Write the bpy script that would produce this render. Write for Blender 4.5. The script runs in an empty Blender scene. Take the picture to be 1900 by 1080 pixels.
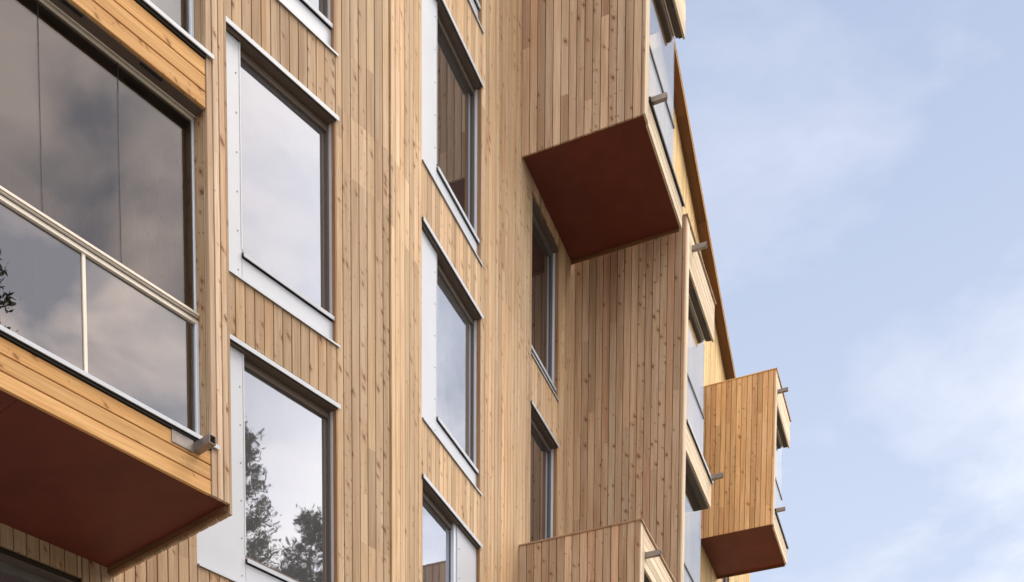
import bpy, math, random
from mathutils import Vector
random.seed(11)
SC = bpy.context.scene
COL = SC.collection

# ------------------------------------------------------------------ materials
def new_mat(name):
    m = bpy.data.materials.new(name); m.use_nodes = True
    nt = m.node_tree
    for n in list(nt.nodes): nt.nodes.remove(n)
    return m, nt
def N(nt, t, **kw):
    n = nt.nodes.new(t)
    for k, v in kw.items():
        if k.startswith('i_'): n.inputs[k[2:].replace('_', ' ')].default_value = v
        else: setattr(n, k, v)
    return n
def L(nt, a, b): nt.links.new(a, b)
def math_(nt, op, a, b=None, c=None, clamp=False):
    n = nt.nodes.new('ShaderNodeMath'); n.operation = op; n.use_clamp = clamp
    for i, v in enumerate((a, b, c)):
        if v is None: continue
        if isinstance(v, (int, float)): n.inputs[i].default_value = v
        else: nt.links.new(v, n.inputs[i])
    return n.outputs[0]
def mixc(nt, fac, a, b, mode='MIX'):
    n = nt.nodes.new('ShaderNodeMix'); n.data_type = 'RGBA'; n.blend_type = mode
    for i, v in ((0, fac), (6, a), (7, b)):
        if isinstance(v, (int, float)): n.inputs[i].default_value = v
        elif isinstance(v, tuple): n.inputs[i].default_value = v if len(v) == 4 else (*v, 1)
        else: nt.links.new(v, n.inputs[i])
    return n.outputs[2]
def ramp(nt, fac, stops, interp='LINEAR'):
    n = nt.nodes.new('ShaderNodeValToRGB'); n.color_ramp.interpolation = interp
    e = n.color_ramp.elements
    while len(e) < len(stops): e.new(0.5)
    for el, (p, c) in zip(e, stops):
        el.position = p; el.color = (*c, 1)
    nt.links.new(fac, n.inputs[0]); return n.outputs[0]
def maprange(nt, v, a, b, c, d):
    n = nt.nodes.new('ShaderNodeMapRange'); n.clamp = True
    nt.links.new(v, n.inputs[0])
    for i, x in zip((1, 2, 3, 4), (a, b, c, d)): n.inputs[i].default_value = x
    return n.outputs[0]

def wood_mat(name, stops, rough=0.72, knots=1.0, grain=1.0, weather=0.0):
    """Boards: per board tone in attribute 'bd' (r tone, g brightness, b offset); UV in metres, V along the grain."""
    m, nt = new_mat(name)
    at = N(nt, 'ShaderNodeAttribute', attribute_name='bd')
    sep = N(nt, 'ShaderNodeSeparateColor'); L(nt, at.outputs['Color'], sep.inputs[0])
    r, g, b = sep.outputs
    uv = N(nt, 'ShaderNodeUVMap', uv_map='UVMap')
    off = N(nt, 'ShaderNodeCombineXYZ')
    L(nt, math_(nt, 'MULTIPLY', b, 31.7), off.inputs[0]); L(nt, math_(nt, 'MULTIPLY', b, 173.0), off.inputs[1])
    add = N(nt, 'ShaderNodeVectorMath', operation='ADD'); L(nt, uv.outputs[0], add.inputs[0]); L(nt, off.outputs[0], add.inputs[1])
    P = add.outputs[0]
    stv = N(nt, 'ShaderNodeCombineXYZ'); stv.inputs[0].default_value = 1; L(nt, math_(nt, 'MULTIPLY_ADD', math_(nt, 'FRACT', math_(nt, 'MULTIPLY', b, 3.31)), 1.5, 0.35), stv.inputs[1])
    Pk = N(nt, 'ShaderNodeVectorMath', operation='MULTIPLY'); L(nt, P, Pk.inputs[0]); L(nt, stv.outputs[0], Pk.inputs[1])
    # knots
    sc = N(nt, 'ShaderNodeVectorMath', operation='MULTIPLY'); L(nt, Pk.outputs[0], sc.inputs[0]); sc.inputs[1].default_value = (14, 5.2, 1)
    vo = N(nt, 'ShaderNodeTexVoronoi', voronoi_dimensions='2D'); vo.inputs['Scale'].default_value = 1.0
    L(nt, sc.outputs[0], vo.inputs['Vector'])
    sub = N(nt, 'ShaderNodeVectorMath', operation='SUBTRACT'); L(nt, vo.outputs['Position'], sub.inputs[0]); L(nt, sc.outputs[0], sub.inputs[1])
    dv = N(nt, 'ShaderNodeVectorMath', operation='MULTIPLY'); dvs = N(nt, 'ShaderNodeVectorMath', operation='DIVIDE'); L(nt, sub.outputs[0], dvs.inputs[0]); L(nt, stv.outputs[0], dvs.inputs[1]); L(nt, dvs.outputs[0], dv.inputs[0]); dv.inputs[1].default_value = (1/14, 1/5.2, 0)
    dx = N(nt, 'ShaderNodeSeparateXYZ'); L(nt, dv.outputs[0], dx.inputs[0])
    sk = N(nt, 'ShaderNodeCombineXYZ'); L(nt, math_(nt, 'ADD', math_(nt, 'MULTIPLY', dx.outputs[0], 0.95), math_(nt, 'MULTIPLY', dx.outputs[1], 0.45)), sk.inputs[0]); L(nt, math_(nt, 'MULTIPLY', dx.outputs[1], 0.58), sk.inputs[1])
    ln = N(nt, 'ShaderNodeVectorMath', operation='LENGTH'); L(nt, sk.outputs[0], ln.inputs[0])
    cs = N(nt, 'ShaderNodeSeparateColor'); L(nt, vo.outputs['Color'], cs.inputs[0])
    rad = math_(nt, 'MULTIPLY', math_(nt, 'POWER', cs.outputs[0], 3.2), 0.013)
    rad = math_(nt, 'ADD', rad, 0.0028)
    kn = math_(nt, 'DIVIDE', ln.outputs['Value'], rad)
    has = math_(nt, 'GREATER_THAN', math_(nt, 'ADD', math_(nt, 'MULTIPLY', cs.outputs[1], 0.75), math_(nt, 'MULTIPLY', math_(nt, 'FRACT', math_(nt, 'MULTIPLY', b, 7.13)), 0.75)), 0.82)
    core = math_(nt, 'MULTIPLY', maprange(nt, kn, 0.7, 1.15, 1, 0), has)
    halo = math_(nt, 'MULTIPLY', maprange(nt, kn, 0.9, 3.2, 1, 0), has)
    # grain, bent round the knots
    gs = N(nt, 'ShaderNodeVectorMath', operation='MULTIPLY'); L(nt, P, gs.inputs[0]); gs.inputs[1].default_value = (70, 1.6, 1)
    gadd = N(nt, 'ShaderNodeVectorMath', operation='ADD'); L(nt, gs.outputs[0], gadd.inputs[0])
    ho = N(nt, 'ShaderNodeCombineXYZ'); L(nt, math_(nt, 'MULTIPLY', halo, 1.6), ho.inputs[0]); L(nt, ho.outputs[0], gadd.inputs[1])
    n1 = N(nt, 'ShaderNodeTexNoise', noise_dimensions='2D'); n1.inputs['Scale'].default_value = 1; n1.inputs['Detail'].default_value = 3; n1.inputs['Distortion'].default_value = 0.6
    L(nt, gadd.outputs[0], n1.inputs['Vector'])
    gr = maprange(nt, n1.outputs[0], 0.3, 0.72, 0, 1)
    ws = N(nt, 'ShaderNodeVectorMath', operation='MULTIPLY'); L(nt, P, ws.inputs[0]); ws.inputs[1].default_value = (13, 0.9, 1)
    n2 = N(nt, 'ShaderNodeTexNoise', noise_dimensions='2D'); n2.inputs['Scale'].default_value = 1; n2.inputs['Detail'].default_value = 4
    L(nt, ws.outputs[0], n2.inputs['Vector'])
    base = ramp(nt, r, stops)
    br = math_(nt, 'MULTIPLY_ADD', g, 0.38, 0.80)
    bc = N(nt, 'ShaderNodeCombineXYZ')
    for i in range(3): L(nt, br, bc.inputs[i])
    c = mixc(nt, 1.0, base, bc.outputs[0], 'MULTIPLY')
    c = mixc(nt, math_(nt, 'MULTIPLY', gr, 0.55*grain), c, (0.60, 0.43, 0.29), 'MULTIPLY')
    c = mixc(nt, maprange(nt, n2.outputs[0], 0.35, 0.70, 0, 0.62*grain), c, (0.78, 0.66, 0.54), 'MULTIPLY')
    if weather:
        geo = N(nt, 'ShaderNodeNewGeometry')
        wv = N(nt, 'ShaderNodeVectorMath', operation='MULTIPLY'); L(nt, geo.outputs['Position'], wv.inputs[0]); wv.inputs[1].default_value = (1.1, 1.1, 0.28)
        nw = N(nt, 'ShaderNodeTexNoise'); nw.inputs['Scale'].default_value = 1.0; nw.inputs['Detail'].default_value = 5
        L(nt, wv.outputs[0], nw.inputs['Vector'])
        c = mixc(nt, maprange(nt, nw.outputs[0], 0.42, 0.72, 0, weather), c, (0.36, 0.30, 0.235))
        sv = N(nt, 'ShaderNodeVectorMath', operation='MULTIPLY'); L(nt, geo.outputs['Position'], sv.inputs[0]); sv.inputs[1].default_value = (9.0, 9.0, 0.32)
        ns = N(nt, 'ShaderNodeTexNoise'); ns.inputs['Scale'].default_value = 1.0; ns.inputs['Detail'].default_value = 3
        L(nt, sv.outputs[0], ns.inputs['Vector'])
        c = mixc(nt, maprange(nt, ns.outputs[0], 0.50, 0.72, 0, 0.55), c, (0.62, 0.55, 0.50), 'MULTIPLY')
    c = mixc(nt, math_(nt, 'MULTIPLY', halo, 0.45*knots), c, (0.55, 0.30, 0.13), 'MULTIPLY')
    c = mixc(nt, math_(nt, 'MULTIPLY', core, 0.72*knots), c, (0.10, 0.05, 0.024))
    p = N(nt, 'ShaderNodeBsdfPrincipled'); p.inputs['Roughness'].default_value = rough
    p.inputs['Specular IOR Level'].default_value = 0.25
    L(nt, c, p.inputs['Base Color'])
    bp = N(nt, 'ShaderNodeBump'); bp.inputs['Strength'].default_value = 0.25; bp.inputs['Distance'].default_value = 0.003
    L(nt, n1.outputs[0], bp.inputs['Height']); L(nt, bp.outputs[0], p.inputs['Normal'])
    o = N(nt, 'ShaderNodeOutputMaterial'); L(nt, p.outputs[0], o.inputs[0])
    return m

def plain(name, col, rough=0.5, metal=0.0, var=0.12, scale=3.0, spec=0.5, buckle=0.0):
    m, nt = new_mat(name)
    tc = N(nt, 'ShaderNodeNewGeometry')
    n1 = N(nt, 'ShaderNodeTexNoise'); n1.inputs['Scale'].default_value = scale; n1.inputs['Detail'].default_value = 6; n1.inputs['Roughness'].default_value = 0.65
    L(nt, tc.outputs['Position'], n1.inputs['Vector'])
    f = maprange(nt, n1.outputs[0], 0.3, 0.7, 0, 1)
    dk = tuple(x*(1-var) for x in col); lt = tuple(min(1, x*(1+var)) for x in col)
    c = mixc(nt, f, (*dk, 1), (*lt, 1))
    p = N(nt, 'ShaderNodeBsdfPrincipled'); p.inputs['Metallic'].default_value = metal
    p.inputs['Specular IOR Level'].default_value = spec
    L(nt, maprange(nt, n1.outputs[0], 0.3, 0.7, rough-0.06, rough+0.06), p.inputs['Roughness'])
    L(nt, c, p.inputs['Base Color'])
    if buckle: L(nt, wavy(nt, buckle, 1.6), p.inputs['Normal'])
    o = N(nt, 'ShaderNodeOutputMaterial'); L(nt, p.outputs[0], o.inputs[0])
    return m

def soffit_mat(name, col):
    """Painted plywood sheets: slight tone difference sheet by sheet, faint mottling and a few drips."""
    m, nt = new_mat(name)
    at = N(nt, 'ShaderNodeAttribute', attribute_name='bd'); sp_ = N(nt, 'ShaderNodeSeparateColor'); L(nt, at.outputs['Color'], sp_.inputs[0])
    geo = N(nt, 'ShaderNodeNewGeometry')
    a = N(nt, 'ShaderNodeTexNoise'); a.inputs['Scale'].default_value = 2.2; a.inputs['Detail'].default_value = 6; a.inputs['Roughness'].default_value = 0.6; L(nt, geo.outputs['Position'], a.inputs['Vector'])
    b = N(nt, 'ShaderNodeTexNoise'); b.inputs['Scale'].default_value = 60; b.inputs['Detail'].default_value = 3; L(nt, geo.outputs['Position'], b.inputs['Vector'])
    c = mixc(nt, maprange(nt, a.outputs[0], 0.3, 0.7, 0, 1), tuple(x*0.74 for x in col), tuple(x*1.24 for x in col))
    c = mixc(nt, maprange(nt, b.outputs[0], 0.3, 0.7, 0, 1), c, (0.62, 0.62, 0.62), 'MULTIPLY') if False else mixc(nt, maprange(nt, b.outputs[0], 0.35, 0.65, 0, 0.35), c, tuple(min(1, x*1.5+0.004) for x in col))
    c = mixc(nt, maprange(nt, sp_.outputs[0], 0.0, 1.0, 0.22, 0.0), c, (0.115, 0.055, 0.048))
    p = N(nt, 'ShaderNodeBsdfPrincipled'); p.inputs['Roughness'].default_value = 0.6; p.inputs['Specular IOR Level'].default_value = 0.3; L(nt, c, p.inputs['Base Color'])
    bp = N(nt, 'ShaderNodeBump'); bp.inputs['Strength'].default_value = 0.2; bp.inputs['Distance'].default_value = 0.002; L(nt, b.outputs[0], bp.inputs['Height']); L(nt, bp.outputs[0], p.inputs['Normal'])
    o = N(nt, 'ShaderNodeOutputMaterial'); L(nt, p.outputs[0], o.inputs[0])
    return m

def facing_pow(nt, power, normal=None):
    geo = N(nt, 'ShaderNodeNewGeometry')
    dt = N(nt, 'ShaderNodeVectorMath', operation='DOT_PRODUCT')
    L(nt, geo.outputs['Incoming'], dt.inputs[0]); L(nt, geo.outputs['True Normal'], dt.inputs[1])
    return math_(nt, 'POWER', math_(nt, 'SUBTRACT', 1.0, math_(nt, 'ABSOLUTE', dt.outputs['Value']), clamp=True), power)

def wavy(nt, strength, scale):
    geo = N(nt, 'ShaderNodeNewGeometry')
    n1 = N(nt, 'ShaderNodeTexNoise'); n1.inputs['Scale'].default_value = scale; n1.inputs['Detail'].default_value = 1.5
    L(nt, geo.outputs['Position'], n1.inputs['Vector'])
    bp = N(nt, 'ShaderNodeBump'); bp.inputs['Strength'].default_value = 1.0; bp.inputs['Distance'].default_value = strength
    L(nt, n1.outputs[0], bp.inputs['Height'])
    return bp.outputs[0]

def glass_mat(name, r0, tint=(0.93, 0.95, 0.95), wave=0.0, wscale=3.0):
    """Thin clear glass: Schlick reflection over straight transmission, on both faces of a thin sheet."""
    m, nt = new_mat(name)
    f = math_(nt, 'MULTIPLY_ADD', facing_pow(nt, 5.0), 1-r0, r0, clamp=True)
    tr = N(nt, 'ShaderNodeBsdfTransparent'); tr.inputs[0].default_value = (*tint, 1)
    gl = N(nt, 'ShaderNodeBsdfGlossy'); gl.inputs['Roughness'].default_value = 0.0; gl.inputs[0].default_value = (1, 1, 1, 1)
    if wave: L(nt, wavy(nt, wave, wscale), gl.inputs['Normal'])
    mx = N(nt, 'ShaderNodeMixShader'); L(nt, f, mx.inputs[0]); L(nt, tr.outputs[0], mx.inputs[1]); L(nt, gl.outputs[0], mx.inputs[2])
    o = N(nt, 'ShaderNodeOutputMaterial'); L(nt, mx.outputs[0], o.inputs[0])
    return m

def window_glass(name, base, r0, power, wave, wscale):
    """Insulating glazing: strong coated reflection over a dim room behind it."""
    m, nt = new_mat(name)
    f = math_(nt, 'MULTIPLY_ADD', facing_pow(nt, power), 1-r0, r0, clamp=True)
    df = N(nt, 'ShaderNodeBsdfDiffuse'); df.inputs[0].default_value = (*base, 1)
    gl = N(nt, 'ShaderNodeBsdfGlossy'); gl.inputs['Roughness'].default_value = 0.016; gl.inputs[0].default_value = (0.885, 0.925, 1.0, 1)
    if wave: L(nt, wavy(nt, wave, wscale), gl.inputs['Normal'])
    mx = N(nt, 'ShaderNodeMixShader'); L(nt, f, mx.inputs[0]); L(nt, df.outputs[0], mx.inputs[1]); L(nt, gl.outputs[0], mx.inputs[2])
    o = N(nt, 'ShaderNodeOutputMaterial'); L(nt, mx.outputs[0], o.inputs[0])
    return m

def foliage_mat(name, a, b):
    m, nt = new_mat(name)
    at = N(nt, 'ShaderNodeAttribute', attribute_name='bd')
    sep = N(nt, 'ShaderNodeSeparateColor'); L(nt, at.outputs['Color'], sep.inputs[0])
    c = mixc(nt, sep.outputs[0], (*a, 1), (*b, 1))
    p = N(nt, 'ShaderNodeBsdfPrincipled'); p.inputs['Roughness'].default_value = 0.6; L(nt, c, p.inputs['Base Color'])
    o = N(nt, 'ShaderNodeOutputMaterial'); L(nt, p.outputs[0], o.inputs[0])
    return m

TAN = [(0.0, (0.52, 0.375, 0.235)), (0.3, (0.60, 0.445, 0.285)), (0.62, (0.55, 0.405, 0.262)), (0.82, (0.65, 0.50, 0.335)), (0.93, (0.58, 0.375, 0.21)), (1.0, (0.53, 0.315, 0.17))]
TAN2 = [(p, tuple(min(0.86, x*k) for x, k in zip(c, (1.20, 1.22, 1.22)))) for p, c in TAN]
SIDE = [(0.0, (0.50, 0.36, 0.24)), (0.25, (0.70, 0.53, 0.37)), (0.5, (0.59, 0.43, 0.295)), (0.78, (0.78, 0.63, 0.47)), (0.93, (0.63, 0.42, 0.275)), (1.0, (0.52, 0.35, 0.24))]
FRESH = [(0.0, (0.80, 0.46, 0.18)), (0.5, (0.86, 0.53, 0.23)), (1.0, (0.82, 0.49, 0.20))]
FRESH_YELLOW = [(0.0, (0.80, 0.58, 0.27)), (0.5, (0.84, 0.63, 0.31)), (1.0, (0.78, 0.55, 0.25))]  # unweathered yellow larch, sheltered by the eave
HONEY = [(0.0, (0.72, 0.48, 0.25)), (0.4, (0.82, 0.58, 0.33)), (0.8, (0.76, 0.53, 0.31)), (1.0, (0.69, 0.42, 0.22))]  # orange lifted to carry the far box's warm bounce light
PALE = [(0.0, (0.80, 0.68, 0.50)), (0.5, (0.84, 0.73, 0.55)), (1.0, (0.78, 0.65, 0.47))]
M = dict(
    tan=wood_mat('larch_boards', TAN, weather=0.25),
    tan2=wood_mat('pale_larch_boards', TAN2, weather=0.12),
    side=wood_mat('larch_side_boards', SIDE, weather=0.15),
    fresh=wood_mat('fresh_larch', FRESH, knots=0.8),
    fresh_yellow=wood_mat('bright_larch', FRESH_YELLOW, knots=0.5, grain=0.8),
    honey=wood_mat('honey_larch', HONEY, knots=0.9),
    pale=wood_mat('pale_trim', PALE, knots=0.25, grain=0.7),
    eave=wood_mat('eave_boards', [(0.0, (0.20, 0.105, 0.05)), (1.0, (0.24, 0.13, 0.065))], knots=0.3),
    dark=plain('dark_backing', (0.035, 0.022, 0.014), 0.8),
    soffit=soffit_mat('red_brown_soffit', (0.130, 0.025, 0.012)),
    white=plain('white_coated_metal', (0.565, 0.595, 0.645), 0.40, var=0.035, scale=1.7, buckle=0.004),
    alu=plain('grey_aluminium', (0.72, 0.77, 0.86), 0.35, metal=0.1, var=0.04),
    cream=plain('anodised_rail', (0.74, 0.66, 0.55), 0.38, metal=0.1, var=0.05),
    steel=plain('weathered_steel', (0.27, 0.235, 0.21), 0.45, metal=0.5, var=0.25, scale=14),
    frame=plain('dark_window_frame', (0.12, 0.088, 0.066), 0.5, var=0.1),
    lining=plain('beam_lining', (0.075, 0.050, 0.036), 0.6, var=0.2),
    greyf=plain('grey_window_frame', (0.13, 0.115, 0.10), 0.45, var=0.1),
    black=plain('black_gasket', (0.015, 0.014, 0.013), 0.5),
    screw=plain('screw_head', (0.18, 0.18, 0.19), 0.4, metal=0.5),
    roofing=plain('roof_felt', (0.07, 0.065, 0.06), 0.8),
    plaster=plain('balcony_wall_paint', (0.16, 0.14, 0.125), 0.7),
    room=plain('balcony_ceiling', (0.19, 0.155, 0.14), 0.7),
    pane=window_glass('insulating_glass', (0.10, 0.10, 0.105), 0.30, 4.0, 0.0004, 4.5),
    pane_dim=window_glass('insulating_glass_clear', (0.045, 0.040, 0.036), 0.32, 4.5, 0.0006, 1.6),
    glass=glass_mat('balcony_glass', 0.13, wave=0.0),
    glass2=glass_mat('shade_tinted_balcony_glass', 0.085, tint=(0.58, 0.56, 0.55)),  # dark tint stands in for shade inside the balcony
    glass3=glass_mat('lower_balustrade_glass', 0.19, tint=(0.38, 0.38, 0.38)),  # tint darkens the boards behind it in place of shade
    bark=plain('pine_bark', (0.10, 0.065, 0.045), 0.9, var=0.4, scale=6),
    needle=foliage_mat('pine_needles', (0.05, 0.055, 0.03), (0.12, 0.125, 0.06)),
    ground=plain('winter_grass', (0.18, 0.165, 0.125), 0.95, var=0.35, scale=0.4),
    asphalt=plain('forecourt_paving', (0.20, 0.19, 0.175), 0.9, var=0.2, scale=2.0),
)

# ------------------------------------------------------------------ mesh building
class MB:
    def __init__(s): s.v=[]; s.f=[]; s.uv=[]; s.bd=[]; s.mi=[]; s.mats=[]
    def mat(s, m):
        if m not in s.mats: s.mats.append(m)
        return s.mats.index(m)
    def face(s, pts, uvs, bd, mi=0):
        b = len(s.v); s.v += [tuple(p) for p in pts]
        s.f.append(tuple(range(b, b+len(pts)))); s.uv += uvs; s.bd += [bd]*len(pts); s.mi.append(mi)
    def prism(s, P0, A, Mv, Lv, prof, l0, l1, m, bd=None, l1b=None, caps=True):
        """profile (a, w) points, counter-clockwise looking down the length axis; extruded along Lv from l0 to l1.
        l1b: the end length as a function of a (for sloping tops)."""
        mi = s.mat(m); bd = bd or (random.random(), random.random(), random.random(), 1)
        end = (lambda a: l1) if l1b is None else l1b
        lo = [P0 + A*a + Mv*w + Lv*l0 for a, w in prof]
        hi = [P0 + A*a + Mv*w + Lv*end(a) for a, w in prof]
        n = len(prof); acc = [0]
        for i in range(n):
            a, b = prof[i], prof[(i+1) % n]
            acc.append(acc[-1] + math.hypot(a[0]-b[0], a[1]-b[1]))
        flip = A.cross(Mv).dot(Lv) < 0
        for i in range(n):
            j = (i+1) % n
            q = [lo[i], lo[j], hi[j], hi[i]]
            ua = prof[i][0] if abs(prof[i][0]-prof[j][0]) > 1e-6 else prof[i][0]+prof[i][1]
            ub = prof[j][0] if abs(prof[i][0]-prof[j][0]) > 1e-6 else prof[j][0]+prof[j][1]
            t = [(ua, l0), (ub, l0), (ub, end(prof[j][0])), (ua, end(prof[i][0]))]
            if flip: q.reverse(); t.reverse()
            s.face(q, t, bd, mi)
        if caps:
            q = list(reversed(lo)); t = [(a, w) for a, w in reversed(prof)]
            r_ = list(hi); t2 = [(a, w) for a, w in prof]
            if flip: q.reverse(); t.reverse(); r_.reverse(); t2.reverse()
            s.face(q, t, bd, mi); s.face(r_, t2, bd, mi)
    def build(s, name, parent=None, origin=None):
        if not s.v: return None
        vs = [Vector(v) for v in s.v]
        if origin is None:
            mn = Vector([min(v[i] for v in vs) for i in range(3)]); mx = Vector([max(v[i] for v in vs) for i in range(3)])
            origin = (mn+mx)/2
        me = bpy.data.meshes.new(name)
        me.from_pydata([v-origin for v in vs], [], s.f)
        uvl = me.uv_layers.new(name='UVMap')
        flat = [c for t in s.uv for c in t]; uvl.data.foreach_set('uv', flat)
        ca = me.color_attributes.new('bd', 'FLOAT_COLOR', 'CORNER')
        ca.data.foreach_set('color', [c for t in s.bd for c in t])
        for m in s.mats: me.materials.append(m)
        me.polygons.foreach_set('material_index', s.mi)
        me.update()
        o = bpy.data.objects.new(name, me); COL.objects.link(o)
        if parent is not None:
            o.parent = parent
            o.location = origin - world_of(parent)
            WORLD[o] = origin
        else:
            o.location = origin; WORLD[o] = origin
        return o
WORLD = {}
def world_of(o): return WORLD[o]
Z = Vector((0, 0, 1))

class Frame:
    """u along a facade, w outward, z up."""
    def __init__(s, O, ang): s.O = Vector(O); s.d = Vector((math.sin(ang), math.cos(ang), 0)); s.n = Vector((math.cos(ang), -math.sin(ang), 0))
    def pt(s, u, w, z): return s.O + s.d*u + s.n*w + Z*z
OX, OY = -0.362, 13.619
F1 = Frame((OX, OY, 0), math.radians(41.1))
F2 = Frame((OX, OY, 0), math.radians(24.3))

def box(mb, F, u0, u1, w0, w1, z0, z1, m, along='z', bv=0.0, bd=None):
    if along == 'z': A, B, C = F.d, F.n, Z; pr = (u0, u1, w0, w1); l = (z0, z1)
    elif along == 'u': A, B, C = Z, F.n, F.d; pr = (z0, z1, w0, w1); l = (u0, u1)
    else: A, B, C = F.d, Z, F.n; pr = (u0, u1, z0, z1); l = (w0, w1)
    a0, a1, b0, b1 = pr
    if bv: prof = [(a0+bv, b0), (a1-bv, b0), (a1, b0+bv), (a1, b1-bv), (a1-bv, b1), (a0+bv, b1), (a0, b1-bv), (a0, b0+bv)]
    else: prof = [(a0, b0), (a1, b0), (a1, b1), (a0, b1)]
    mb.prism(F.O, A, B, C, prof, l[0], l[1], m, bd)

def cut(l0, l1, holes):
    segs = [(l0, l1)]
    for h0, h1 in sorted(holes):
        out = []
        for a, b in segs:
            if h1 <= a or h0 >= b: out.append((a, b)); continue
            if h0 > a: out.append((a, h0))
            if h1 < b: out.append((h1, b))
        segs = out
    return [x for x in segs if x[1]-x[0] > 0.004]

def boards(mb, P0, A, Mv, Lv, a0, a1, l0, l1, bw, m, th=0.025, openings=(), gap=0.0082, joint=3.2, top=None, tone=None, rows=(), c=0.0035, start=None):
    """Cladding boards of width bw across A, running along Lv, faces out along Mv. openings: (a0, a1, l0, l1).
    rows: joint lines at fixed lengths for boards within (a0, a1, l, prob)."""
    bps = {round(a0, 4), round(a1, 4)}
    k = a0 if start is None else start
    while k < a1-0.02:
        if k > a0+0.02: bps.add(round(k, 4))
        k += bw
    for o in openings:
        for x in o[:2]:
            if a0 < x < a1:
                bps = {b for b in bps if abs(b-x) > 0.03 or abs(b-a0) < 1e-3 or abs(b-a1) < 1e-3}; bps.add(round(x, 4))
    bl = sorted(bps)
    for x0, x1 in zip(bl[:-1], bl[1:]):
        mid = (x0+x1)/2
        holes = [(o[2], o[3]) for o in openings if o[0] < mid < o[1]]
        tp = l1 if top is None else top(mid)
        r1 = random.random(); g1 = random.random()
        for s0, s1 in cut(l0, tp, holes):
            js = [s0]
            if joint:
                p = s0 + random.uniform(0.3, joint)
                while p < s1-0.35:
                    js.append(p); p += random.uniform(joint*0.6, joint*1.5)
            for (ra, rb, rl, pr) in rows:
                if ra < mid < rb and s0+0.05 < rl < s1-0.05 and random.random() < pr:
                    js = [j for j in js if abs(j-rl) > 0.25 or j == s0]; js.append(rl)
            js = sorted(js)+[s1]
            for i, (q0, q1) in enumerate(zip(js[:-1], js[1:])):
                tr = random.random(); tg = random.random()
                if i == 0: tr, tg = r1, g1
                if tone: tr, tg = tone(mid, (q0+q1)/2, tr, tg)
                g = gap/2; e = 0.001 if q1 < s1 else 0
                prof = [(x0+g, -th), (x1-g, -th), (x1-g, -c), (x1-g-c, 0), (x0+g+c, 0), (x0+g, -c)]
                # keep the profile counter-clockwise whichever way the axes turn
                l1b = None
                if top is not None and q1 == s1 and s1 == tp: l1b = top
                mb.prism(P0, A, Mv, Lv, prof, q0, q1-e, m, (tr, tg, random.random(), 1), l1b)

def core(mb, F, u0, u1, w0, w1, z0, z1, m, openings=(), top=None):
    bps = {u0, u1}
    for o in openings: bps |= {x for x in o[:2] if u0 < x < u1}
    bl = sorted(bps)
    for x0, x1 in zip(bl[:-1], bl[1:]):
        mid = (x0+x1)/2
        holes = [(o[2], o[3]) for o in openings if o[0] < mid < o[1]]
        for s0, s1 in cut(z0, z1, holes):
            l1b = None
            if top is not None and s1 == z1: l1b = top
            mb.prism(F.O, F.d, F.n, Z, [(x0, w0), (x1, w0), (x1, w1), (x0, w1)], s0, s1, m, None, l1b)

# ------------------------------------------------------------------ building
BASE = Vector((OX, OY, 0))
building = bpy.data.objects.new('apartment_building', None); COL.objects.link(building)
building.location = BASE; WORLD[building] = BASE
building['label'] = 'tall larch clad apartment block with bent facade, glazed balcony boxes and red brown undersides'
building['category'] = 'apartment building'

def roofline(u):   # the eave falls away along the facade
    return 20.57 - 0.376*(u-12.9)

# window openings (u0, u1, z0, z1)
W1 = [(-2.58, -0.79, 9.64, 11.72), (-2.58, -0.79, 6.947, 9.053), (-2.58, -0.79, 12.315, 14.40)]
W2 = [(0.78, 2.50, 12.335, 14.315), (0.78, 2.50, 9.70, 11.727), (0.78, 2.50, 7.05, 9.08), (0.78, 2.50, 14.93, 16.95)]
W3 = [(4.30, 5.43, 12.33, 14.315), (4.30, 5.43, 9.68, 11.70)]
DOOR = [(-6.4, -3.80, 4.2, 6.36), (-6.3, -4.1, 6.9, 8.95), (-6.3, -4.1, 9.6, 11.6)]
WF = [(18.9, 19.2, 13.1, 15.3), (17.25, 18.05, 13.1, 15.3)]
GAPT = 0.056
def clad(op): return [(a, b, c-0.004, d+GAPT) for a, b, c, d in op]

# facade towards the left
mb = MB()
def patch1(u, z, r, g):
    if -0.62 < u < -0.22 and 11.31 < z < 11.87: return 0.78, 0.75+0.25*random.random()
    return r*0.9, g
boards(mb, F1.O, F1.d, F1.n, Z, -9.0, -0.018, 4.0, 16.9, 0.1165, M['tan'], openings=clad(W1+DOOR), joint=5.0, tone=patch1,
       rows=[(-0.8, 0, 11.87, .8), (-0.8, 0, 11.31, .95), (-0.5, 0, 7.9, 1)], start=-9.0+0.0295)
core(mb, F1, -9.0, 0.0, -0.30, -0.034, 0.3, 16.9, M['dark'], openings=W1+DOOR)
boards(mb, F1.O, F1.d, F1.n, Z, -9.0, -0.006, 0.3, 4.0, 0.1165, M['tan'])
w_left = mb.build('wall', building)
w_left['label'] = 'left facade face of tan larch boards'

# facade bending away to the right
mb = MB()
def tone2(u, z, r, g):
    if 0.15 < u < 0.65 and 11.15 < z < 11.87: return 0.5, 0.95
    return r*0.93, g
ALL2 = clad(W2+W3+WF)
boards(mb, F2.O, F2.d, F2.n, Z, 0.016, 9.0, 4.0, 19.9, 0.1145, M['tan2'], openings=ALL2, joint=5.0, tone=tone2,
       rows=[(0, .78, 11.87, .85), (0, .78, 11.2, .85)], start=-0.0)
core(mb, F2, 0.0, 20.7, -0.30, -0.034, 0.3, 19.0, M['dark'], openings=W2+W3+WF, top=lambda u: roofline(u)-0.02)
boards(mb, F2.O, F2.d, F2.n, Z, 0.012, 9.0, 0.3, 4.0, 0.1145, M['tan2'])
boards(mb, F2.O, F2.d, F2.n, Z, 0.012, 9.0, 19.9, 22.0, 0.1145, M['tan2'], top=roofline)
w_mid = mb.build('wall', building); w_mid['label'] = 'middle facade face of tan larch boards'
mb = MB()
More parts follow.
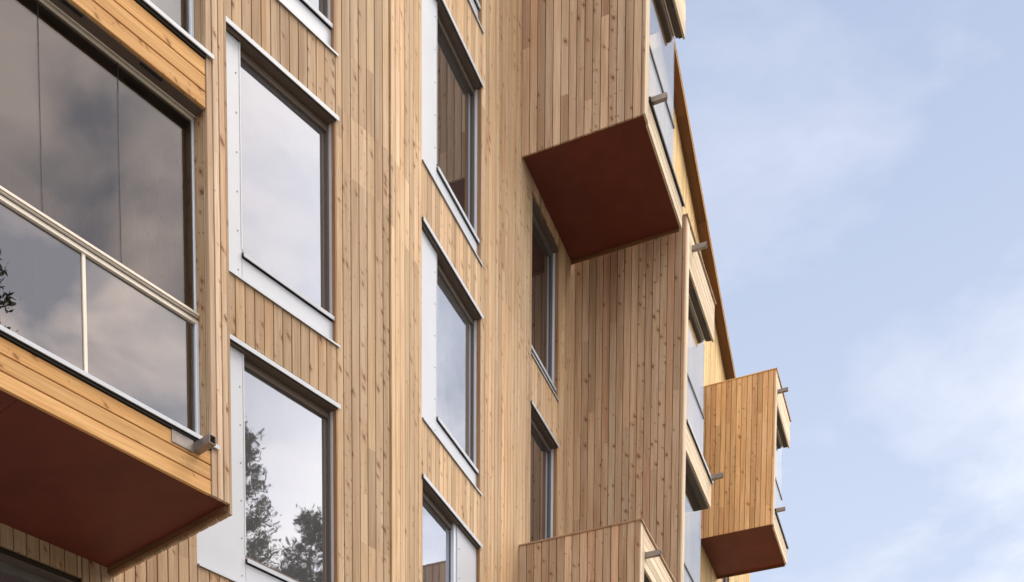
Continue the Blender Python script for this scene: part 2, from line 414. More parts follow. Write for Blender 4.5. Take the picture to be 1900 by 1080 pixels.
boards(mb, F2.O, F2.d, F2.n, Z, 9.0, 20.7, 8.0, 18.0, 0.1145, M['fresh_yellow'], openings=ALL2, joint=6.0, top=roofline)
boards(mb, F2.O, F2.n, F2.d, Z, -9.0, 0.0, 0.3, 17.6, 0.1145, M['fresh'], joint=0) if False else None
w_far = mb.build('wall', building); w_far['label'] = 'far facade face of fresh yellow larch boards under the eave'
mb = MB()
boards(mb, F2.pt(20.7, 0, 0), F2.n, F2.d, Z, -8.0, -0.03, 0.3, 17.6, 0.2, M['tan'], joint=0)
mb.build('wall', building)['label'] = 'far end wall of the block'

# roof with its sloping eave
mb = MB()
slope = Vector(F2.d + Z*(-0.376)).normalized()
perp = F2.n.cross(slope); perp = perp if perp.z > 0 else -perp
k = math.sqrt(1+0.376**2)
P = F2.pt(0, 0, roofline(0))
roof_u1 = 21.0
mb.prism(P, F2.n, perp, slope, [(-8.0, 0.02), (0.165, 0.02), (0.165, 0.10), (-8.0, 0.10)], 0.0, roof_u1*k, M['roofing'])
roof = mb.build('roof', building)
mb = MB()
boards(mb, P, F2.n, -perp, slope, -0.02, 0.196, 0.0, roof_u1*k, 0.3, M['eave'], th=0.018, joint=3)
mb.build('eave_soffit', roof)
mb = MB()
mb.prism(P, F2.n, perp, slope, [(0.196, -0.014), (0.206, -0.014), (0.206, 0.020), (0.196, 0.020)], 0.0, roof_u1*k, M['honey'])
mb.prism(P, F2.n, perp, slope, [(0.196, 0.024), (0.214, 0.024), (0.214, 0.056), (0.196, 0.056)], 0.0, roof_u1*k, M['honey'])
mb.build('eave_board', roof)
mb = MB()
mb.prism(F1.pt(0, 0, 16.9), F1.n, Z, F1.d, [(-8, 0), (0.2, 0), (0.2, 0.15), (-8, 0.15)], -9.0, 0.0, M['roofing'])
mb.build('roof', building)

# ------------------------------------------------------------------ windows
def window(F, op, label, panel=0.6, side='left', spandrel=True, pane='pane', frame='frame', reveal='tan', sill_h=0.23, head=True, tilt=0.0):
    u0, u1, z0, z1 = op
    pw = -0.04
    gl0 = u0 + (panel if side == 'left' else 0.0)     # the glazed part
    gl1 = u1 - (panel if side == 'right' else 0.0)
    zs = z0 + (sill_h if spandrel else 0.05)
    fz0 = zs + 0.085
    # frame: outer timber frame and casement edge round the pane
    f = MB(); fm = M[frame]
    fw = 0.034
    a0, a1 = gl0 + 0.012, gl1 - 0.012
    box(f, F, a0, a0+fw, -0.20, -0.082, fz0, z1, fm)
    box(f, F, a1-fw, a1, -0.20, -0.082, fz0, z1, fm)
    box(f, F, a0+fw, a1-fw, -0.20, -0.082, z1-0.085, z1-0.002, fm, 'u')
    box(f, F, a0+fw, a1-fw, -0.198, -0.090, fz0-0.04, fz0+0.012, fm, 'u')
    # reveal linings, head board
    box(f, F, gl0-0.0, a1, -0.081, -0.002, z1-0.018, z1-0.001, M['frame'], 'u')
    if side == 'left': box(f, F, u0+0.002, gl0, -0.03, -0.002, z1-0.02, z1-0.003, M['frame'], 'u')
    else: box(f, F, gl1, u1-0.002, -0.03, -0.002, z1-0.02, z1-0.003, M['frame'], 'u')
    win = f.build('window', building); win['label'] = label
    g = MB(); pa, pb = a0+fw, a1-fw
    g.prism(F.O, F.d, F.n, Z, [(pa, -0.145), (pb, -0.145), (pb, -0.106+tilt), (pa, -0.106-tilt)], fz0+0.012, z1-0.085, M[pane])
    g.build('pane', win)
    # slim aluminium trim along the jamb, then the larch reveal
    t = MB()
    if side == 'left':
        box(t, F, u1-0.020, u1-0.003, -0.0815, -0.050, zs+0.03, z1-0.019, M['alu'])
    else:
        box(t, F, gl1-0.075, gl1-0.008, -0.100, -0.052, z0+0.02, z1-0.019, M['alu'], bv=0.006)
    t.build('jamb_trim', win)
    r = MB()
    box(r, F, u1-0.014, u1+0.001, -0.049, -0.001, z0+0.03, z1-0.019, M[reveal], bd=(0.97, 0.0, 0.3, 1))
    r.build('reveal_board', win)
    if not (side == 'left' and panel):
        r = MB(); box(r, F, u0-0.001, u0+0.014, -0.0815, -0.001, z0+0.03, z1-0.019, M[reveal]); r.build('reveal_board', win)
    if panel:
        p = MB(); s = M['white']
        pa, pb = (u0+0.004, gl0) if side == 'left' else (gl1-0.006, u1-0.016)
        box(p, F, pa, pb, pw-0.02, pw, z0+0.02, z1-0.02, s, bv=0.002)
        # turned edge of the sheet towards the glass and its screws
        ex = pb if side == 'left' else pa
        box(p, F, ex-0.006, ex+0.008, -0.1055, pw+0.004, zs+0.07, z1-0.02, s)
        sx = pb-0.045 if side == 'left' else pa+0.06
        zz = z0+0.10
        while zz < z1-0.1:
            cx = F.pt(sx, pw, zz)
            ring = [(0.007*math.cos(q*math.pi/4), 0.007*math.sin(q*math.pi/4)) for q in range(8)]
            p.prism(cx, F.d, Z, F.n, ring, -0.001, 0.004, M['screw'])
            zz += 0.335
        p.build('side_panel', win)
    if spandrel:
        p = MB()
        pa, pb = (gl0+0.004, u1-0.016) if side == 'left' else (u0+0.016, gl1-0.010)
        box(p, F, pa, pb, pw-0.019, pw-0.001, z0+0.02, zs-0.007, M['white'], bv=0.002)
        q = pa+0.12
        while q < pb:
            cx = F.pt(q, pw, z0+0.045)
            p.prism(cx, F.d, Z, F.n, [(0.006*math.cos(k*math.pi/4), 0.006*math.sin(k*math.pi/4)) for k in range(8)], -0.002, 0.003, M['screw'])
            q += 0.30
        p.build('spandrel_panel', win)
    # sill: sloping sheet with a turned-down lip
    s = MB()
    sa, sb = (gl0+0.006, u1-0.004) if side == 'left' else (u0+0.004, gl1-0.01)
    prof = [(-0.092, zs+0.069), (-0.022, zs+0.030), (-0.022, zs+0.002), (-0.014, zs+0.002), (-0.012, zs+0.036), (-0.092, zs+0.078)]
    s.prism(F.O, F.n, Z, F.d, prof, sa, sb, M['white'])
    s.build('sill_flashing', win)
    s = MB(); box(s, F, sa+0.002, sb-0.002, -0.1, -0.048, zs-0.006, zs+0.030, M['black'], 'u'); s.build('sill_gasket', win)
    # drip edge under the opening and head flashing above it
    d = MB(); d.prism(F.O, F.n, Z, F.d, [(-0.06, z0+0.014), (0.014, z0-0.002), (0.014, z0-0.014), (0.020, z0-0.014), (0.020, z0+0.004), (-0.06, z0+0.020)], u0+0.003, u1+0.03, M['white'])
    d.build('drip_flashing', win)
    if head:
        h = MB(); h.prism(F.O, F.n, Z, F.d, [(-0.033, z1+0.030), (0.018, z1+0.025), (0.018, z1-0.009), (0.025, z1-0.009), (0.025, z1+0.031), (-0.033, z1+0.037)], u0-0.004, u1+0.026, M['white'])
        box(h, F, u0+0.002, u1, -0.034, 0.017, z1-0.0005, z1+0.004, M['frame'], 'u')
        h.build('head_flashing', win)
    return win

window(F1, W1[2], 'white panelled window at the top edge of the left facade', panel=0.60)
window(F1, W1[0], 'upper white panelled window beside the glazed balcony', panel=0.60)
window(F1, W1[1], 'lower white panelled window reflecting pine trees', panel=0.60)
window(F2, W2[3], 'white panelled window at the top edge of the middle facade', panel=0.48, pane='pane_dim')
window(F2, W2[0], 'tall window reflecting the wooden balcony wall', panel=0.48, pane='pane_dim')
window(F2, W2[1], 'window with white side panel reflecting bright sky', panel=0.48, tilt=0.0075)
window(F2, W2[2], 'window with its white panel on the right', panel=0.62, side='right')
window(F2, W3[0], 'narrow window tucked under the red brown balcony underside', panel=0, head=False, sill_h=0.11, frame='greyf', pane='pane_dim')
window(F2, W3[1], 'narrow window above the lower balcony roof', panel=0, sill_h=0.11, frame='greyf', pane='pane_dim')
window(F1, DOOR[0], 'wide window under the glazed balcony', panel=0, spandrel=False, frame='greyf', head=False)
window(F1, DOOR[1], 'balcony door behind the lower balcony glass', panel=0, spandrel=False, frame='greyf', head=False)
window(F1, DOOR[2], 'balcony door behind the upper balcony glass', panel=0, spandrel=False, frame='greyf', head=False)
window(F2, WF[0], 'narrow window on the far end of the facade', panel=0, spandrel=False)
window(F2, WF[1], 'window below the far balcony box', panel=0, spandrel=False)

# ------------------------------------------------------------------ balconies
def spout(F, u, w, z, length, parent, strap=False):
    s = MB(); h = 0.03; t = 0.004; m = M['steel']
    box(s, F, u-h, u-h+t, w-0.05, w+length, z-h, z+h, m, 'w')
    box(s, F, u+h-t, u+h, w-0.05, w+length, z-h, z+h, m, 'w')
    box(s, F, u-h+t, u+h-t, w-0.05, w+length-0.0005, z-h, z-h+t, m, 'w')
    box(s, F, u-h+t, u+h-t, w-0.05, w+length-0.0005, z+h-t, z+h, m, 'w')
    if strap: box(s, F, u-0.23, u-h-0.001, w+0.001, w+0.008, z-0.042, z+0.045, m, 'u', bv=0.002)
    s.build('drain_spout', parent)

def fascia(F, u0, u1, w, z0, z1, bw, mat, parent, th=0.03, label=None):
    b = MB(); boards(b, F.O, Z, F.n, F.d, z0, z1, u0, u1, bw, M[mat], th=th, joint=0, gap=0.006) if False else None
    P = F.pt(0, w, 0)
    boards(b, P, Z, F.n, F.d, z0, z1, u0, u1, bw, M[mat], th=th, joint=0, gap=0.006)
    box(b, F, u0+0.002, u1-0.002, w-th-0.06, w-th-0.001, z0+0.030, z1-0.004, M['dark'], 'u')
    o = b.build('fascia', parent)
    if label: o['label'] = label
    return o

def beam(F, u0, u1, w1, z0, z1, parent, wg):
    """hollow head beam over the glazing: two dark lining boards with the sliding track between them"""
    b = MB()
    box(b, F, u0, u1, w1-0.24, w1-0.145, z0+0.012, z1-0.03, M['lining'], 'u')
    box(b, F, u0, u1, w1-0.12, w1-0.031, z0+0.002, z1-0.03, M['lining'], 'u')
    box(b, F, u0, u1-0.02, w1-0.143, w1-0.122, z0+0.03, z1-0.04, M['black'], 'u')
    for uu in (u0+0.5, u0+1.15, u0+1.7):
        if uu < u1-0.2: box(b, F, uu, uu+0.22, w1-0.06, w1-0.032, z0-0.004, z0+0.001, M['black'], 'u')
    o = b.build('head_beam', parent)
    t = MB(); box(t, F, u0, u1-0.06, wg-0.004, wg+0.009, z0-0.010, z0+0.028, M['cream'], 'u'); t.build('sliding_track', o)
    return o

def balcony(F, u0, u1, depth, zb, levels, ztop, label, far_wall=False, near_wall=True, jamb=0.21, wall_mat='side', jamb_mat='pale', fmat='pale',
            fascia_h=0.30, roof=False, hang=0.03, soffit_label=None, spouts=(), rail=1.0, jamb_bw=0.075, fbw=0.105, bottom_lip=0.0, glass='glass', lip='black', cop='side'):
    """levels: list of (z floor underside, z fascia top, z beam bottom, z beam top)"""
    w1 = depth
    b = MB(); wm = M[wall_mat]
    walls = ([('n', u0)] if near_wall else []) + ([('f', u1)] if far_wall else [])
    zend = ztop
    for kind, uu in walls:
        a, c = (uu, uu+jamb) if kind == 'n' else (uu-jamb, uu)
        box(b, F, a+0.026, c-0.026, -0.02, w1-0.032, zb+0.02, zend-0.01, M['dark'])
        if kind == 'n':
            boards(b, F.pt(a, 0, 0), F.n, -F.d, Z, 0.0, w1-0.001, zb-hang, zend, 0.1045, wm, joint=3.4)
            boards(b, F.pt(c, 0, 0), F.n, F.d, Z, 0.0, w1-0.03, zb+0.03, zend, 0.117, wm, joint=3.4)
        else:
            boards(b, F.pt(c, 0, 0), F.n, F.d, Z, 0.0, w1-0.001, zb-hang, zend, 0.1045, wm, joint=3.4)
            boards(b, F.pt(a, 0, 0), F.n, -F.d, Z, 0.0, w1-0.03, zb+0.03, zend, 0.117, wm, joint=3.4)
    root = b.build('balcony', building); root['label'] = label
    for kind, uu in walls:
        a, c = (uu, uu+jamb) if kind == 'n' else (uu-jamb, uu)
        j = MB()
        s0, s1 = (a+0.0265, c) if kind == 'n' else (a, c-0.0265)
        boards(j, F.pt(0, w1+0.002, 0), F.d, F.n, Z, s0, s1, zb+0.004, zend-0.001, jamb_bw, M[jamb_mat], th=0.03, joint=3.6, c=0.003)
        j.build('corner_post', root)
        cp = MB(); box(cp, F, a-0.012, c+0.012, 0.0, w1+0.02, zend, zend+0.022, M[cop], 'w', bv=0.004); cp.build('coping', root)
    i0 = u0+jamb if near_wall else u0
    i1 = u1-jamb if far_wall else u1
    for li, (zf, zt, zh, zk) in enumerate(levels):
        s = MB()
        sm = M['soffit'] if li == 0 else M['room']
        sa, sb, sq = (u0+0.026 if near_wall else u0), (u1-0.026 if far_wall else u1), w1*0.36
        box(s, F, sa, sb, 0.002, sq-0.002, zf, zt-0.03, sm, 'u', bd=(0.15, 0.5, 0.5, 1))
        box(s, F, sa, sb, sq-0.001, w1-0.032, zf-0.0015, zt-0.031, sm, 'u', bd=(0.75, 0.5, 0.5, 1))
        so = s.build('soffit' if li == 0 else 'floor_slab', root)
        fz1 = zt
        fascia(F, i0+0.003, i1, w1-0.004, zf-0.012, zt-0.035, fbw, fmat, root)
        d = MB()
        d.prism(F.O, F.n, Z, F.d, [(w1-0.13, zt+0.012), (w1+0.018, zt-0.006), (w1+0.018, zt-0.034), (w1+0.026, zt-0.034), (w1+0.026, zt+0.002), (w1-0.13, zt+0.020)], i0+0.002, i1+0.03, M[lip])
        box(d, F, i0+0.003, i1+0.005, w1-0.1, w1+0.012, zt-0.033, zt-0.010, M['black'], 'u')
        d.build('drip_flashing', root)
        beam(F, i0+0.003, i1-0.06, w1, zh, zk, root, w1-0.13)
        # glazing: fixed balustrade below, sliding panes above
        wg = w1-0.13
        zr = zt+rail
        g = MB(); box(g, F, i0+0.02, i1-0.05, wg-0.008, wg, zt+0.03, zr-0.03, M[glass]); g.build('balustrade_glass', root)
        g = MB(); box(g, F, i0+0.02, i1-0.05, wg-0.020, wg-0.012, zr+0.03, zh-0.002, M[glass]); g.build('sliding_glass', root)
        r = MB(); box(r, F, i0+0.012, i1-0.045, wg-0.03, wg+0.012, zr-0.017, zr+0.017, M['greyf'], 'u', bv=0.006); r.build('handrail', root)
        if not far_wall:
            g = MB(); box(g, F, i1-0.048, i1-0.040, 0.03, wg-0.01, zt+0.03, zh-0.01, M[glass]); g.build('side_glass', root)
        # upper fascia over the beam if it belongs to this storey's top
        if zk > zh+0.2:
            fascia(F, i0+0.003, i1, w1-0.004, zh+0.001, zk-0.002, fbw, fmat, root)
    if not far_wall:
        lp_ = MB(); box(lp_, F, u1-0.03, u1-0.004, 0.001, w1-0.04, zb-0.040, zb+0.02, M['eave'], 'w'); lp_.build('edge_board', root)
    for (su, sz) in spouts: spout(F, su, w1, sz, 0.20, root)
    if roof:
        s = MB(); box(s, F, u0+0.03, u1, 0.002, w1-0.031, ztop-0.12, ztop-0.03, M['roofing'], 'u'); s.build('balcony_roof', root)
        cp = MB(); box(cp, F, i0+0.013, i1+0.01, w1-0.10, w1+0.02, ztop, ztop+0.022, M[cop], 'u', bv=0.004); cp.build('coping', root)
    return root

balcony(F2, 3.88, 6.0, 1.61, 14.52, [(14.52, 14.83, 16.95, 17.16), (17.17, 17.52, 19.6, 19.99)], 20.0,
        'high balcony box with large dark red underside', spouts=[(4.22, 14.87)], roof=True)
balcony(F2, 6.2, 8.2, 1.62, 6.55, [(6.55, 6.9, 9.1, 9.12), (9.13, 9.53, 11.78, 11.80), (11.81, 12.20, 14.26, 14.80)], 14.81,
        'tall balcony stack with a long wooden side wall', spouts=[(6.62, 14.63), (8.1, 12.20)], roof=True, rail=0.95, lip='white')
balcony(F2, 3.88, 6.0, 1.64, 6.55, [(6.55, 6.9, 9.2, 9.67)], 9.68,
        'lower balcony box seen from its roof edge', spouts=[(4.16, 9.37)], roof=True)
balcony(F2, 14.68, 16.65, 1.51, 14.5, [(14.5, 14.85, 16.9, 17.43)], 17.44,
        'far honey coloured balcony box against the sky', wall_mat='honey', jamb_mat='pale', cop='honey', spouts=[(14.95, 17.15), (14.95, 14.84)], roof=True)  # wall boards hold warm bounce light in their colour

# the big glazed balcony on the left
def left_balcony():
    F = F1; w1 = 1.572; zb = 6.582; ue = -3.5; j = 0.205; ui = ue-j; u0 = -8.2
    b = MB()
    box(b, F, ui+0.026, ue-0.026, -0.02, w1-0.032, zb+0.02, 15.0, M['dark'])
    boards(b, F.pt(ue, 0, 0), F.n, F.d, Z, 0.0, w1-0.001, zb-0.065, 15.0, 0.117, M['tan'], joint=3.4)
    box(b, F, ue-0.05, ue-0.0262, -0.0, w1-0.033, zb-0.045, zb+0.019, M['eave'], 'w')
    boards(b, F.pt(ui, 0, 0), F.n, -F.d, Z, 0.0, w1-0.03, zb+0.03, 15.0, 0.117, M['tan'], joint=3.4)
    root = b.build('balcony', building); root['label'] = 'large glazed balcony with warm orange larch fascia boards'
    p = MB(); boards(p, F.pt(0, w1+0.002, 0), F.d, F.n, Z, ui, ue-0.0265, zb+0.004, 15.0, 0.0595, M['side'], th=0.03, joint=2.6, c=0.004, tone=lambda a, l, r, g: (0.2+0.65*r, g))
    p.build('corner_post', root)
    zf = [6.582, 9.29, 11.98]; zt = [6.945, 9.665, 12.36]
    for i in range(3):
        s = MB(); sm = M['soffit'] if i == 0 else M['room']
        for q, (qa, qb) in enumerate(((u0, -6.952), (-6.948, -5.302), (-5.298, ue-0.026))):
            box(s, F, qa, qb, 0.002, w1-0.032, zf[i], zt[i]-0.05, sm, 'u', bd=((0.7, 0.45, 0.6)[q], 0.5, 0.5, 1))
        s.build('soffit' if i == 0 else 'floor_slab', root)
        b = MB(); P = F.pt(0, w1-0.006, 0)
        z0 = zf[i]+0.0
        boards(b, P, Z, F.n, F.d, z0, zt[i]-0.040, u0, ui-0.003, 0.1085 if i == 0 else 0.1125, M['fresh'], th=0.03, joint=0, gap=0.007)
        box(b, F, u0, ui-0.005, w1-0.1, w1-0.0375, z0+0.004, zt[i]-0.05, M['dark'], 'u')
        fo = b.build('fascia', root); fo['label'] = 'bright orange larch boards'
        d = MB()
        d.prism(F.O, F.n, Z, F.d, [(w1-0.2, zt[i]+0.012), (w1+0.018, zt[i]-0.004), (w1+0.018, zt[i]-0.022), (w1+0.027, zt[i]-0.022), (w1+0.027, zt[i]+0.006), (w1-0.2, zt[i]+0.022)], u0, ui+0.06, M['white'])
        box(d, F, u0, ui-0.001, w1-0.1, w1+0.008, zt[i]-0.0385, zt[i]-0.008, M['black'], 'u')
        d.build('drip_flashing', root)
        if i == 2: break
        zh = zf[i+1]; wg = w1-0.14
        # head: dark lining with slots, twin tracks
        h = MB()
        box(h, F, u0, ui-0.001, w1-0.115, w1-0.0365, zh-0.002, zh+0.1, M['frame'], 'u')
        box(h, F, u0, ui-0.001, w1-0.27, w1-0.175, zh-0.004, zh+0.1, M['frame'], 'u')
        box(h, F, u0, ui-0.001, w1-0.174, w1-0.116, zh+0.03, zh+0.09, M['black'], 'u')
        u = ui-0.55
        while u > u0:
            box(h, F, u, u+0.19, w1-0.062, w1-0.0375, zh-0.006, zh-0.0025, M['black'], 'u'); u -= 0.66
        h.build('head_beam', root)
        t = MB()
        box(t, F, u0, ui-0.005, wg-0.03, wg+0.006, zh-0.022, zh+0.02, M['cream'], 'u', bv=0.004)
        box(t, F, u0, ui-0.005, wg+0.016, wg+0.026, zh-0.008, zh+0.02, M['cream'], 'u', bv=0.002)
        t.build('sliding_track', root)
        zr = zt[i]+0.93
        r = MB()
        box(r, F, u0, ui-0.004, wg-0.035, wg+0.02, zr-0.038, zr+0.038, M['cream'], 'u', bv=0.002)
        box(r, F, u0, ui-0.004, wg+0.020, wg+0.030, zr+0.020, zr+0.040, M['cream'], 'u', bv=0.002)
        box(r, F, u0, ui-0.004, wg+0.0205, wg+0.028, zr-0.008, zr+0.004, M['frame'], 'u')
        r.build('handrail', root)
        e = MB(); box(e, F, ui-0.032, ui-0.002, wg-0.03, wg+0.02, zt[i]+0.01, zr-0.031, M['alu'], bv=0.004)
        box(e, F, ui-0.022, ui-0.002, wg-0.03, wg+0.0, zr+0.029, zh-0.023, M['alu'], bv=0.003)
        e.build('edge_profile', root)
        # fixed balustrade panes with mullions
        edges = [u0, -7.55, -6.6, -5.64, -4.70, ui-0.033]
        for a, c in zip(edges[:-1], edges[1:]):
            g = MB(); box(g, F, a+0.002, c-0.002, wg-0.010, wg-0.002, zt[i]+0.02, zr-0.030, M['glass3']); g.build('balustrade_glass', root)
        for a in edges[1:-1]:
            m_ = MB(); box(m_, F, a-0.014, a+0.014, wg-0.045, wg+0.010, zt[i]+0.018, zr-0.031, M['cream'], bv=0.002); m_.build('mullion', root)
        # frameless sliding panes: edges butt with a thin dark seal
        edges = [u0, -7.6, -6.94, -6.29, -5.64, -5.005, -4.375, ui-0.024]
        for k_, (a, c) in enumerate(zip(edges[:-1], edges[1:])):
            g = MB(); box(g, F, a+0.003, c-0.003, wg-0.016, wg-0.008, zr+0.030, zh-0.022, M['glass2']); g.build('sliding_glass', root)
            if k_:
                q = MB(); box(q, F, a-0.0028, a+0.0028, wg-0.018, wg-0.006, zr+0.03, zh-0.022, M['black']); q.build('pane_seal', root)
    spout(F, ui-0.135, w1-0.006, 6.86, 0.19, root, strap=True)
left_balcony()

# ------------------------------------------------------------------ ground
def sheet(name, x0, x1, y0, y1, z, m, label=None):
    b = MB(); b.face([Vector((x0, y0, z)), Vector((x1, y0, z)), Vector((x1, y1, z)), Vector((x0, y1, z))], [(x0, y0), (x1, y0), (x1, y1), (x0, y1)], (0.5, 0.5, 0.5, 1), b.mat(m))
    o = b.build(name); o['kind'] = 'structure'; return o
sheet('ground', -400, 400, -400, 400, 0.0, M['ground'])
sheet('forecourt', -10, 14, -30, 30, 0.004, M['asphalt'])

# ------------------------------------------------------------------ pines seen in the panes
def make_pine(h, seed, spread, bare):
    rnd = random.Random(seed)
    root = bpy.data.objects.new('pine_tree', None); COL.objects.link(root); WORLD[root] = Vector((0, 0, 0))
    t = MB(); ring = 9; prev = None
    segs = 14
    pts = []
    for i in range(segs+1):
        f = i/segs; r = 0.24*(1-f)**0.8+0.02
        c = Vector((0.25*math.sin(f*3+seed), 0.2*math.sin(f*2.3+seed*2), h*f))
        pts.append([c+Vector((r*math.cos(a*2*math.pi/ring), r*math.sin(a*2*math.pi/ring), 0)) for a in range(ring)])
    mi = t.mat(M['bark'])
    for i in range(segs):
        for a in range(ring):
            b_ = (a+1) % ring
            t.face([pts[i][a], pts[i][b_], pts[i+1][b_], pts[i+1][a]], [(0, 0)]*4, (0.5, 0.5, 0.5, 1), mi)
    cr = MB(); ni = cr.mat(M['needle'])
    z = h*bare
    while z < h*0.99:
        f = (z-h*bare)/(h*(1-bare))
        Lb = spread*((1-f)**0.75)*(0.35+0.65*min(1, f*5+0.3))+0.25
        for q in range(rnd.randint(4, 6)):
            if rnd.random() < 0.12: continue
            az = rnd.uniform(0, 2*math.pi); ln = Lb*rnd.uniform(0.6, 1.15)
            dirv = Vector((math.cos(az), math.sin(az), rnd.uniform(-0.1, 0.35)+0.5*f)).normalized()
            ctr = Vector((0.25*math.sin(z/h*3+seed), 0.2*math.sin(z/h*2.3+seed*2), z))
            tip = ctr+dirv*ln
            side = dirv.cross(Z).normalized()*0.03; upv = Z*0.03
            t.face([ctr+side, tip, ctr-side], [(0, 0)]*3, (0.5,)*3+(1,), mi); t.face([ctr+upv, tip, ctr-upv], [(0, 0)]*3, (0.5,)*3+(1,), mi)
            n = int(40+ln*60)
            for k_ in range(n):
                s = rnd.uniform(0.3, 1.05)
                p = ctr+dirv*(ln*s)+Vector((rnd.gauss(0, .16), rnd.gauss(0, .16), rnd.gauss(0, .10)))*(0.5+ln*0.22)
                v = (dirv*0.7+Vector((rnd.gauss(0, .6), rnd.gauss(0, .6), rnd.gauss(0.25, .5)))).normalized()
                l = rnd.uniform(0.10, 0.20); wv = v.cross(Vector((rnd.gauss(0, 1), rnd.gauss(0, 1), rnd.gauss(0, 1)))).normalized()*rnd.uniform(0.014, 0.034)
                cr.face([p-wv, p+v*l*0.5-wv*1.2, p+v*l, p+v*l*0.5+wv*1.2], [(0, 0)]*4, (rnd.random(), 0, 0, 1), ni)
        z += rnd.uniform(0.28, 0.5)*(1-0.35*f)
    t.build('trunk', root, Vector((0, 0, 0))); cr.build('crown', root, Vector((0, 0, 0)))
    return root
def place(src, x, y, rz, s, label):
    r = src.copy(); COL.objects.link(r)
    for ch in src.children:
        c = ch.copy(); COL.objects.link(c); c.parent = r
    set_tree(r, x, y, rz, s, label); return r
def set_tree(r, x, y, rz, s, label):
    r.location = (x, y, 0); r.rotation_euler = (0, 0, rz); r.scale = (s, s, s)
    r['label'] = label; r['category'] = 'tree'; r['group'] = 'pines mirrored in the glass'
TREES = [
    (24.4, 11.75, 0.3, 1.04, 'tallest pine mirrored at the left of the lower white panelled window'),
    (25.0, 14.3, 2.0, 1.0, 'shorter pine mirrored at the right of the lower white panelled window'),
    (25.6, 13.3, 4.0, 0.90, 'small pine mirrored between two larger pines'),
    (22.9, 3.85, 1.0, 1.17, 'pine whose branch tips show in the left balcony glass'),
]
pa = make_pine(22.0, 3, 3.3, 0.28); pb = make_pine(21.0, 8, 3.6, 0.22)
for i, tr in enumerate(TREES):
    if i == 0: set_tree(pa, *tr)
    elif i == 1: set_tree(pb, *tr)
    else: place((pa, pb)[i % 2], *tr)

# ------------------------------------------------------------------ unseen tree ring, added to block low sky light
def added_forest():
    rnd = random.Random(5); f = MB(); mi = f.mat(M['needle']); bk = f.mat(M['bark'])
    for q in range(620):
        az = rnd.uniform(0, 2*math.pi); R_ = rnd.uniform(48, 92)
        c = Vector((R_*math.sin(az)+3, R_*math.cos(az)+14, 0)); h = rnd.uniform(12, 19); br = rnd.uniform(1.6, 2.6); tone = rnd.random()
        n = 9
        f.face([c+Vector((0.2, 0, 0)), c+Vector((0, 0.2, 0)), c+Vector((0, 0, h*0.5))], [(0, 0)]*3, (0.5,)*3+(1,), bk)
        f.face([c+Vector((-0.2, 0, 0)), c+Vector((0, -0.2, 0)), c+Vector((0, 0, h*0.5))], [(0, 0)]*3, (0.5,)*3+(1,), bk)
        for k_ in range(7):
            z0 = h*(0.12+0.125*k_); r = br*(1-k_/7.6); top_ = c+Vector((rnd.gauss(0, .08), rnd.gauss(0, .08), min(h, z0+h*0.24)))
            pts = [c+Vector((r*rnd.uniform(.55, 1.15)*math.cos(a*2*math.pi/n), r*rnd.uniform(.55, 1.15)*math.sin(a*2*math.pi/n), z0+rnd.uniform(-.5, .4))) for a in range(n)]
            for a in range(n): f.face([pts[a], pts[(a+1) % n], top_], [(0, 0)]*3, (min(1, max(0, tone*0.6+rnd.uniform(0, .4))), 0, 0, 1), mi)
    o = f.build('added_forest'); o['kind'] = 'stuff'; o['label'] = 'dense conifer ring added out of view to block low sky light'; o['category'] = 'added_forest'
added_forest()

# ------------------------------------------------------------------ sky, sun, camera
SUN_AZ = math.radians(76)      # clockwise from +Y: to the right of the view
SUN_EL = math.radians(55)
w = bpy.data.worlds.new('World'); SC.world = w; w.use_nodes = True
nt = w.node_tree
for n in list(nt.nodes): nt.nodes.remove(n)
sky = N(nt, 'ShaderNodeTexSky', sky_type='NISHITA'); sky.sun_disc = False
sky.sun_elevation = SUN_EL; sky.sun_rotation = SUN_AZ; sky.air_density = 1.0; sky.dust_density = 1.6; sky.ozone_density = 1.5
tc = N(nt, 'ShaderNodeTexCoord')
sp = N(nt, 'ShaderNodeSeparateXYZ'); L(nt, tc.outputs['Generated'], sp.inputs[0])
den = math_(nt, 'MAXIMUM', math_(nt, 'ADD', sp.outputs[2], 0.12), 0.05)
pl = N(nt, 'ShaderNodeCombineXYZ'); L(nt, math_(nt, 'DIVIDE', sp.outputs[0], den), pl.inputs[0]); L(nt, math_(nt, 'DIVIDE', sp.outputs[1], den), pl.inputs[1])
n1 = N(nt, 'ShaderNodeTexNoise'); n1.inputs['Scale'].default_value = 2.1; n1.inputs['Detail'].default_value = 7; n1.inputs['Roughness'].default_value = 0.58; n1.inputs['Distortion'].default_value = 0.25
po = N(nt, 'ShaderNodeVectorMath', operation='ADD'); L(nt, pl.outputs[0], po.inputs[0]); po.inputs[1].default_value = (-0.06, 0.225, 0)
L(nt, po.outputs[0], n1.inputs['Vector'])
def toward(x, y, z):
    d = N(nt, 'ShaderNodeVectorMath', operation='DOT_PRODUCT'); L(nt, tc.outputs['Generated'], d.inputs[0]); d.inputs[1].default_value = Vector((x, y, z)).normalized(); return d.outputs['Value']
out = maprange(nt, toward(0.16, 0.80, 0.56), 0.90, 0.77, 0.0, 1.0)   # the blue gap is ahead; cloud closes in all round it
cover = math_(nt, 'MULTIPLY', out, 0.36)
dens = maprange(nt, math_(nt, 'ADD', n1.outputs[0], cover), 0.46, 0.74, 0.0, 1.0)
lp = mixc(nt, 0.75, sky.outputs[0], mixc(nt, maprange(nt, sp.outputs[2], 0.42, 0.68, 0.0, 1.0), (6.0, 6.7, 8.2, 1), (4.15, 4.95, 6.75, 1)))       # thin high haze over the blue
n3 = N(nt, 'ShaderNodeTexNoise'); n3.inputs['Scale'].default_value = 3.4; n3.inputs['Detail'].default_value = 5; n3.inputs['Roughness'].default_value = 0.5
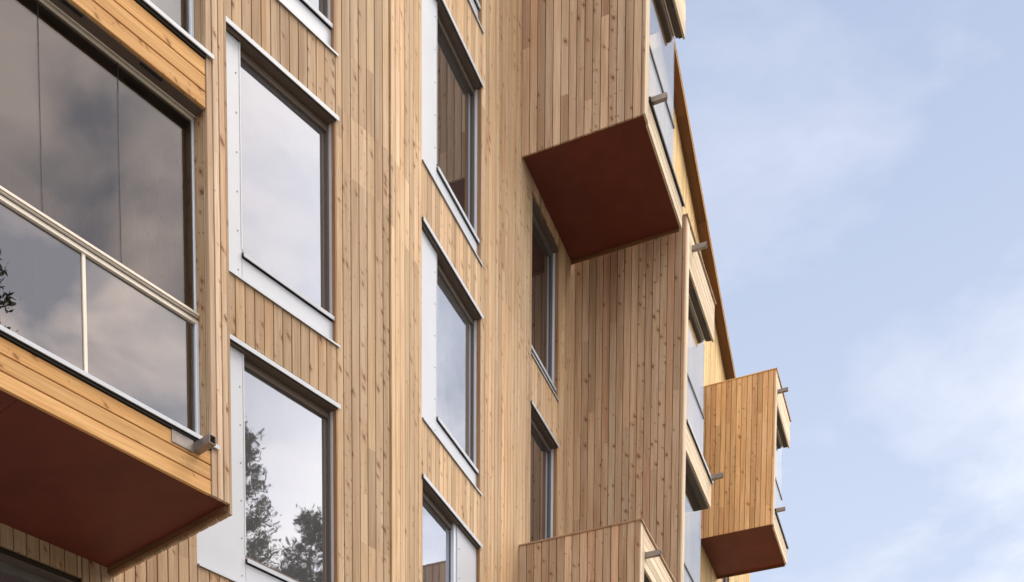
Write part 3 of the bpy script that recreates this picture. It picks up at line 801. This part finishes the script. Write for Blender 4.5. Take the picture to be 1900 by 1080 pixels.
L(nt, pl.outputs[0], n3.inputs['Vector'])
lum = math_(nt, 'MULTIPLY', math_(nt, 'ADD', maprange(nt, out, 0.0, 1.0, 6.4, 14.0), math_(nt, 'MULTIPLY', math_(nt, 'POWER', math_(nt, 'MAXIMUM', toward(0.88, 0.44, 0.20), 0.0), 3.0), 15.0)), maprange(nt, math_(nt, 'ADD', n3.outputs[0], 0.0), 0.36, 0.64, 0.90, 1.10))
cc = N(nt, 'ShaderNodeCombineXYZ'); L(nt, lum, cc.inputs[0]); L(nt, math_(nt, 'MULTIPLY', lum, maprange(nt, n3.outputs[0], 0.35, 0.65, 0.99, 0.93)), cc.inputs[1]); L(nt, math_(nt, 'MULTIPLY', lum, maprange(nt, n3.outputs[0], 0.35, 0.65, 1.06, 0.86)), cc.inputs[2])
n4 = N(nt, 'ShaderNodeTexNoise'); n4.inputs['Scale'].default_value = 5.5; n4.inputs['Detail'].default_value = 6; n4.inputs['Roughness'].default_value = 0.5; n4.inputs['Distortion'].default_value = 0.4
L(nt, po.outputs[0], n4.inputs['Vector'])
warm = maprange(nt, toward(0.81, -0.20, 0.545), 0.962, 0.992, 0.0, 1.0)     # a bank of cloud warmed by the low sun
cw = mixc(nt, math_(nt, 'MULTIPLY', warm, 1.0), cc.outputs[0], mixc(nt, maprange(nt, n4.outputs[0], 0.44, 0.62, 0, 1), (9.0, 8.8, 9.8, 1), (22.5, 19.0, 17.2, 1)))
cl = mixc(nt, math_(nt, 'MULTIPLY', dens, maprange(nt, out, 0.0, 0.6, 0.38, 0.92)), lp, cw)
bg = N(nt, 'ShaderNodeBackground'); bg.inputs[1].default_value = 0.10; L(nt, cl, bg.inputs[0])
o = N(nt, 'ShaderNodeOutputWorld'); L(nt, bg.outputs[0], o.inputs[0])

sl = bpy.data.lights.new('sun', 'SUN'); sl.energy = 1.5; sl.angle = math.radians(28); sl.color = (1.0, 0.91, 0.78)
so = bpy.data.objects.new('sun', sl); COL.objects.link(so)
sd = Vector((math.sin(SUN_AZ)*math.cos(SUN_EL), math.cos(SUN_AZ)*math.cos(SUN_EL), math.sin(SUN_EL)))
so.rotation_euler = sd.to_track_quat('Z', 'Y').to_euler(); so.location = (20, 0, 30)

cam = bpy.data.cameras.new('camera'); co = bpy.data.objects.new('camera', cam); COL.objects.link(co)
cam.sensor_fit = 'HORIZONTAL'; cam.sensor_width = 36.0; cam.lens = 2295/1900*36
cam.shift_x = (950-790)/1900; cam.shift_y = (2350-540)/1900
co.location = (0, 0, 1.6); co.rotation_euler = (math.radians(90)-math.atan(200/2295), 0, 0)
cam.clip_end = 2000
SC.camera = co
SC.view_settings.view_transform = 'Standard'; SC.view_settings.look = 'None'; SC.view_settings.exposure = 0.32; SC.view_settings.gamma = 1.0
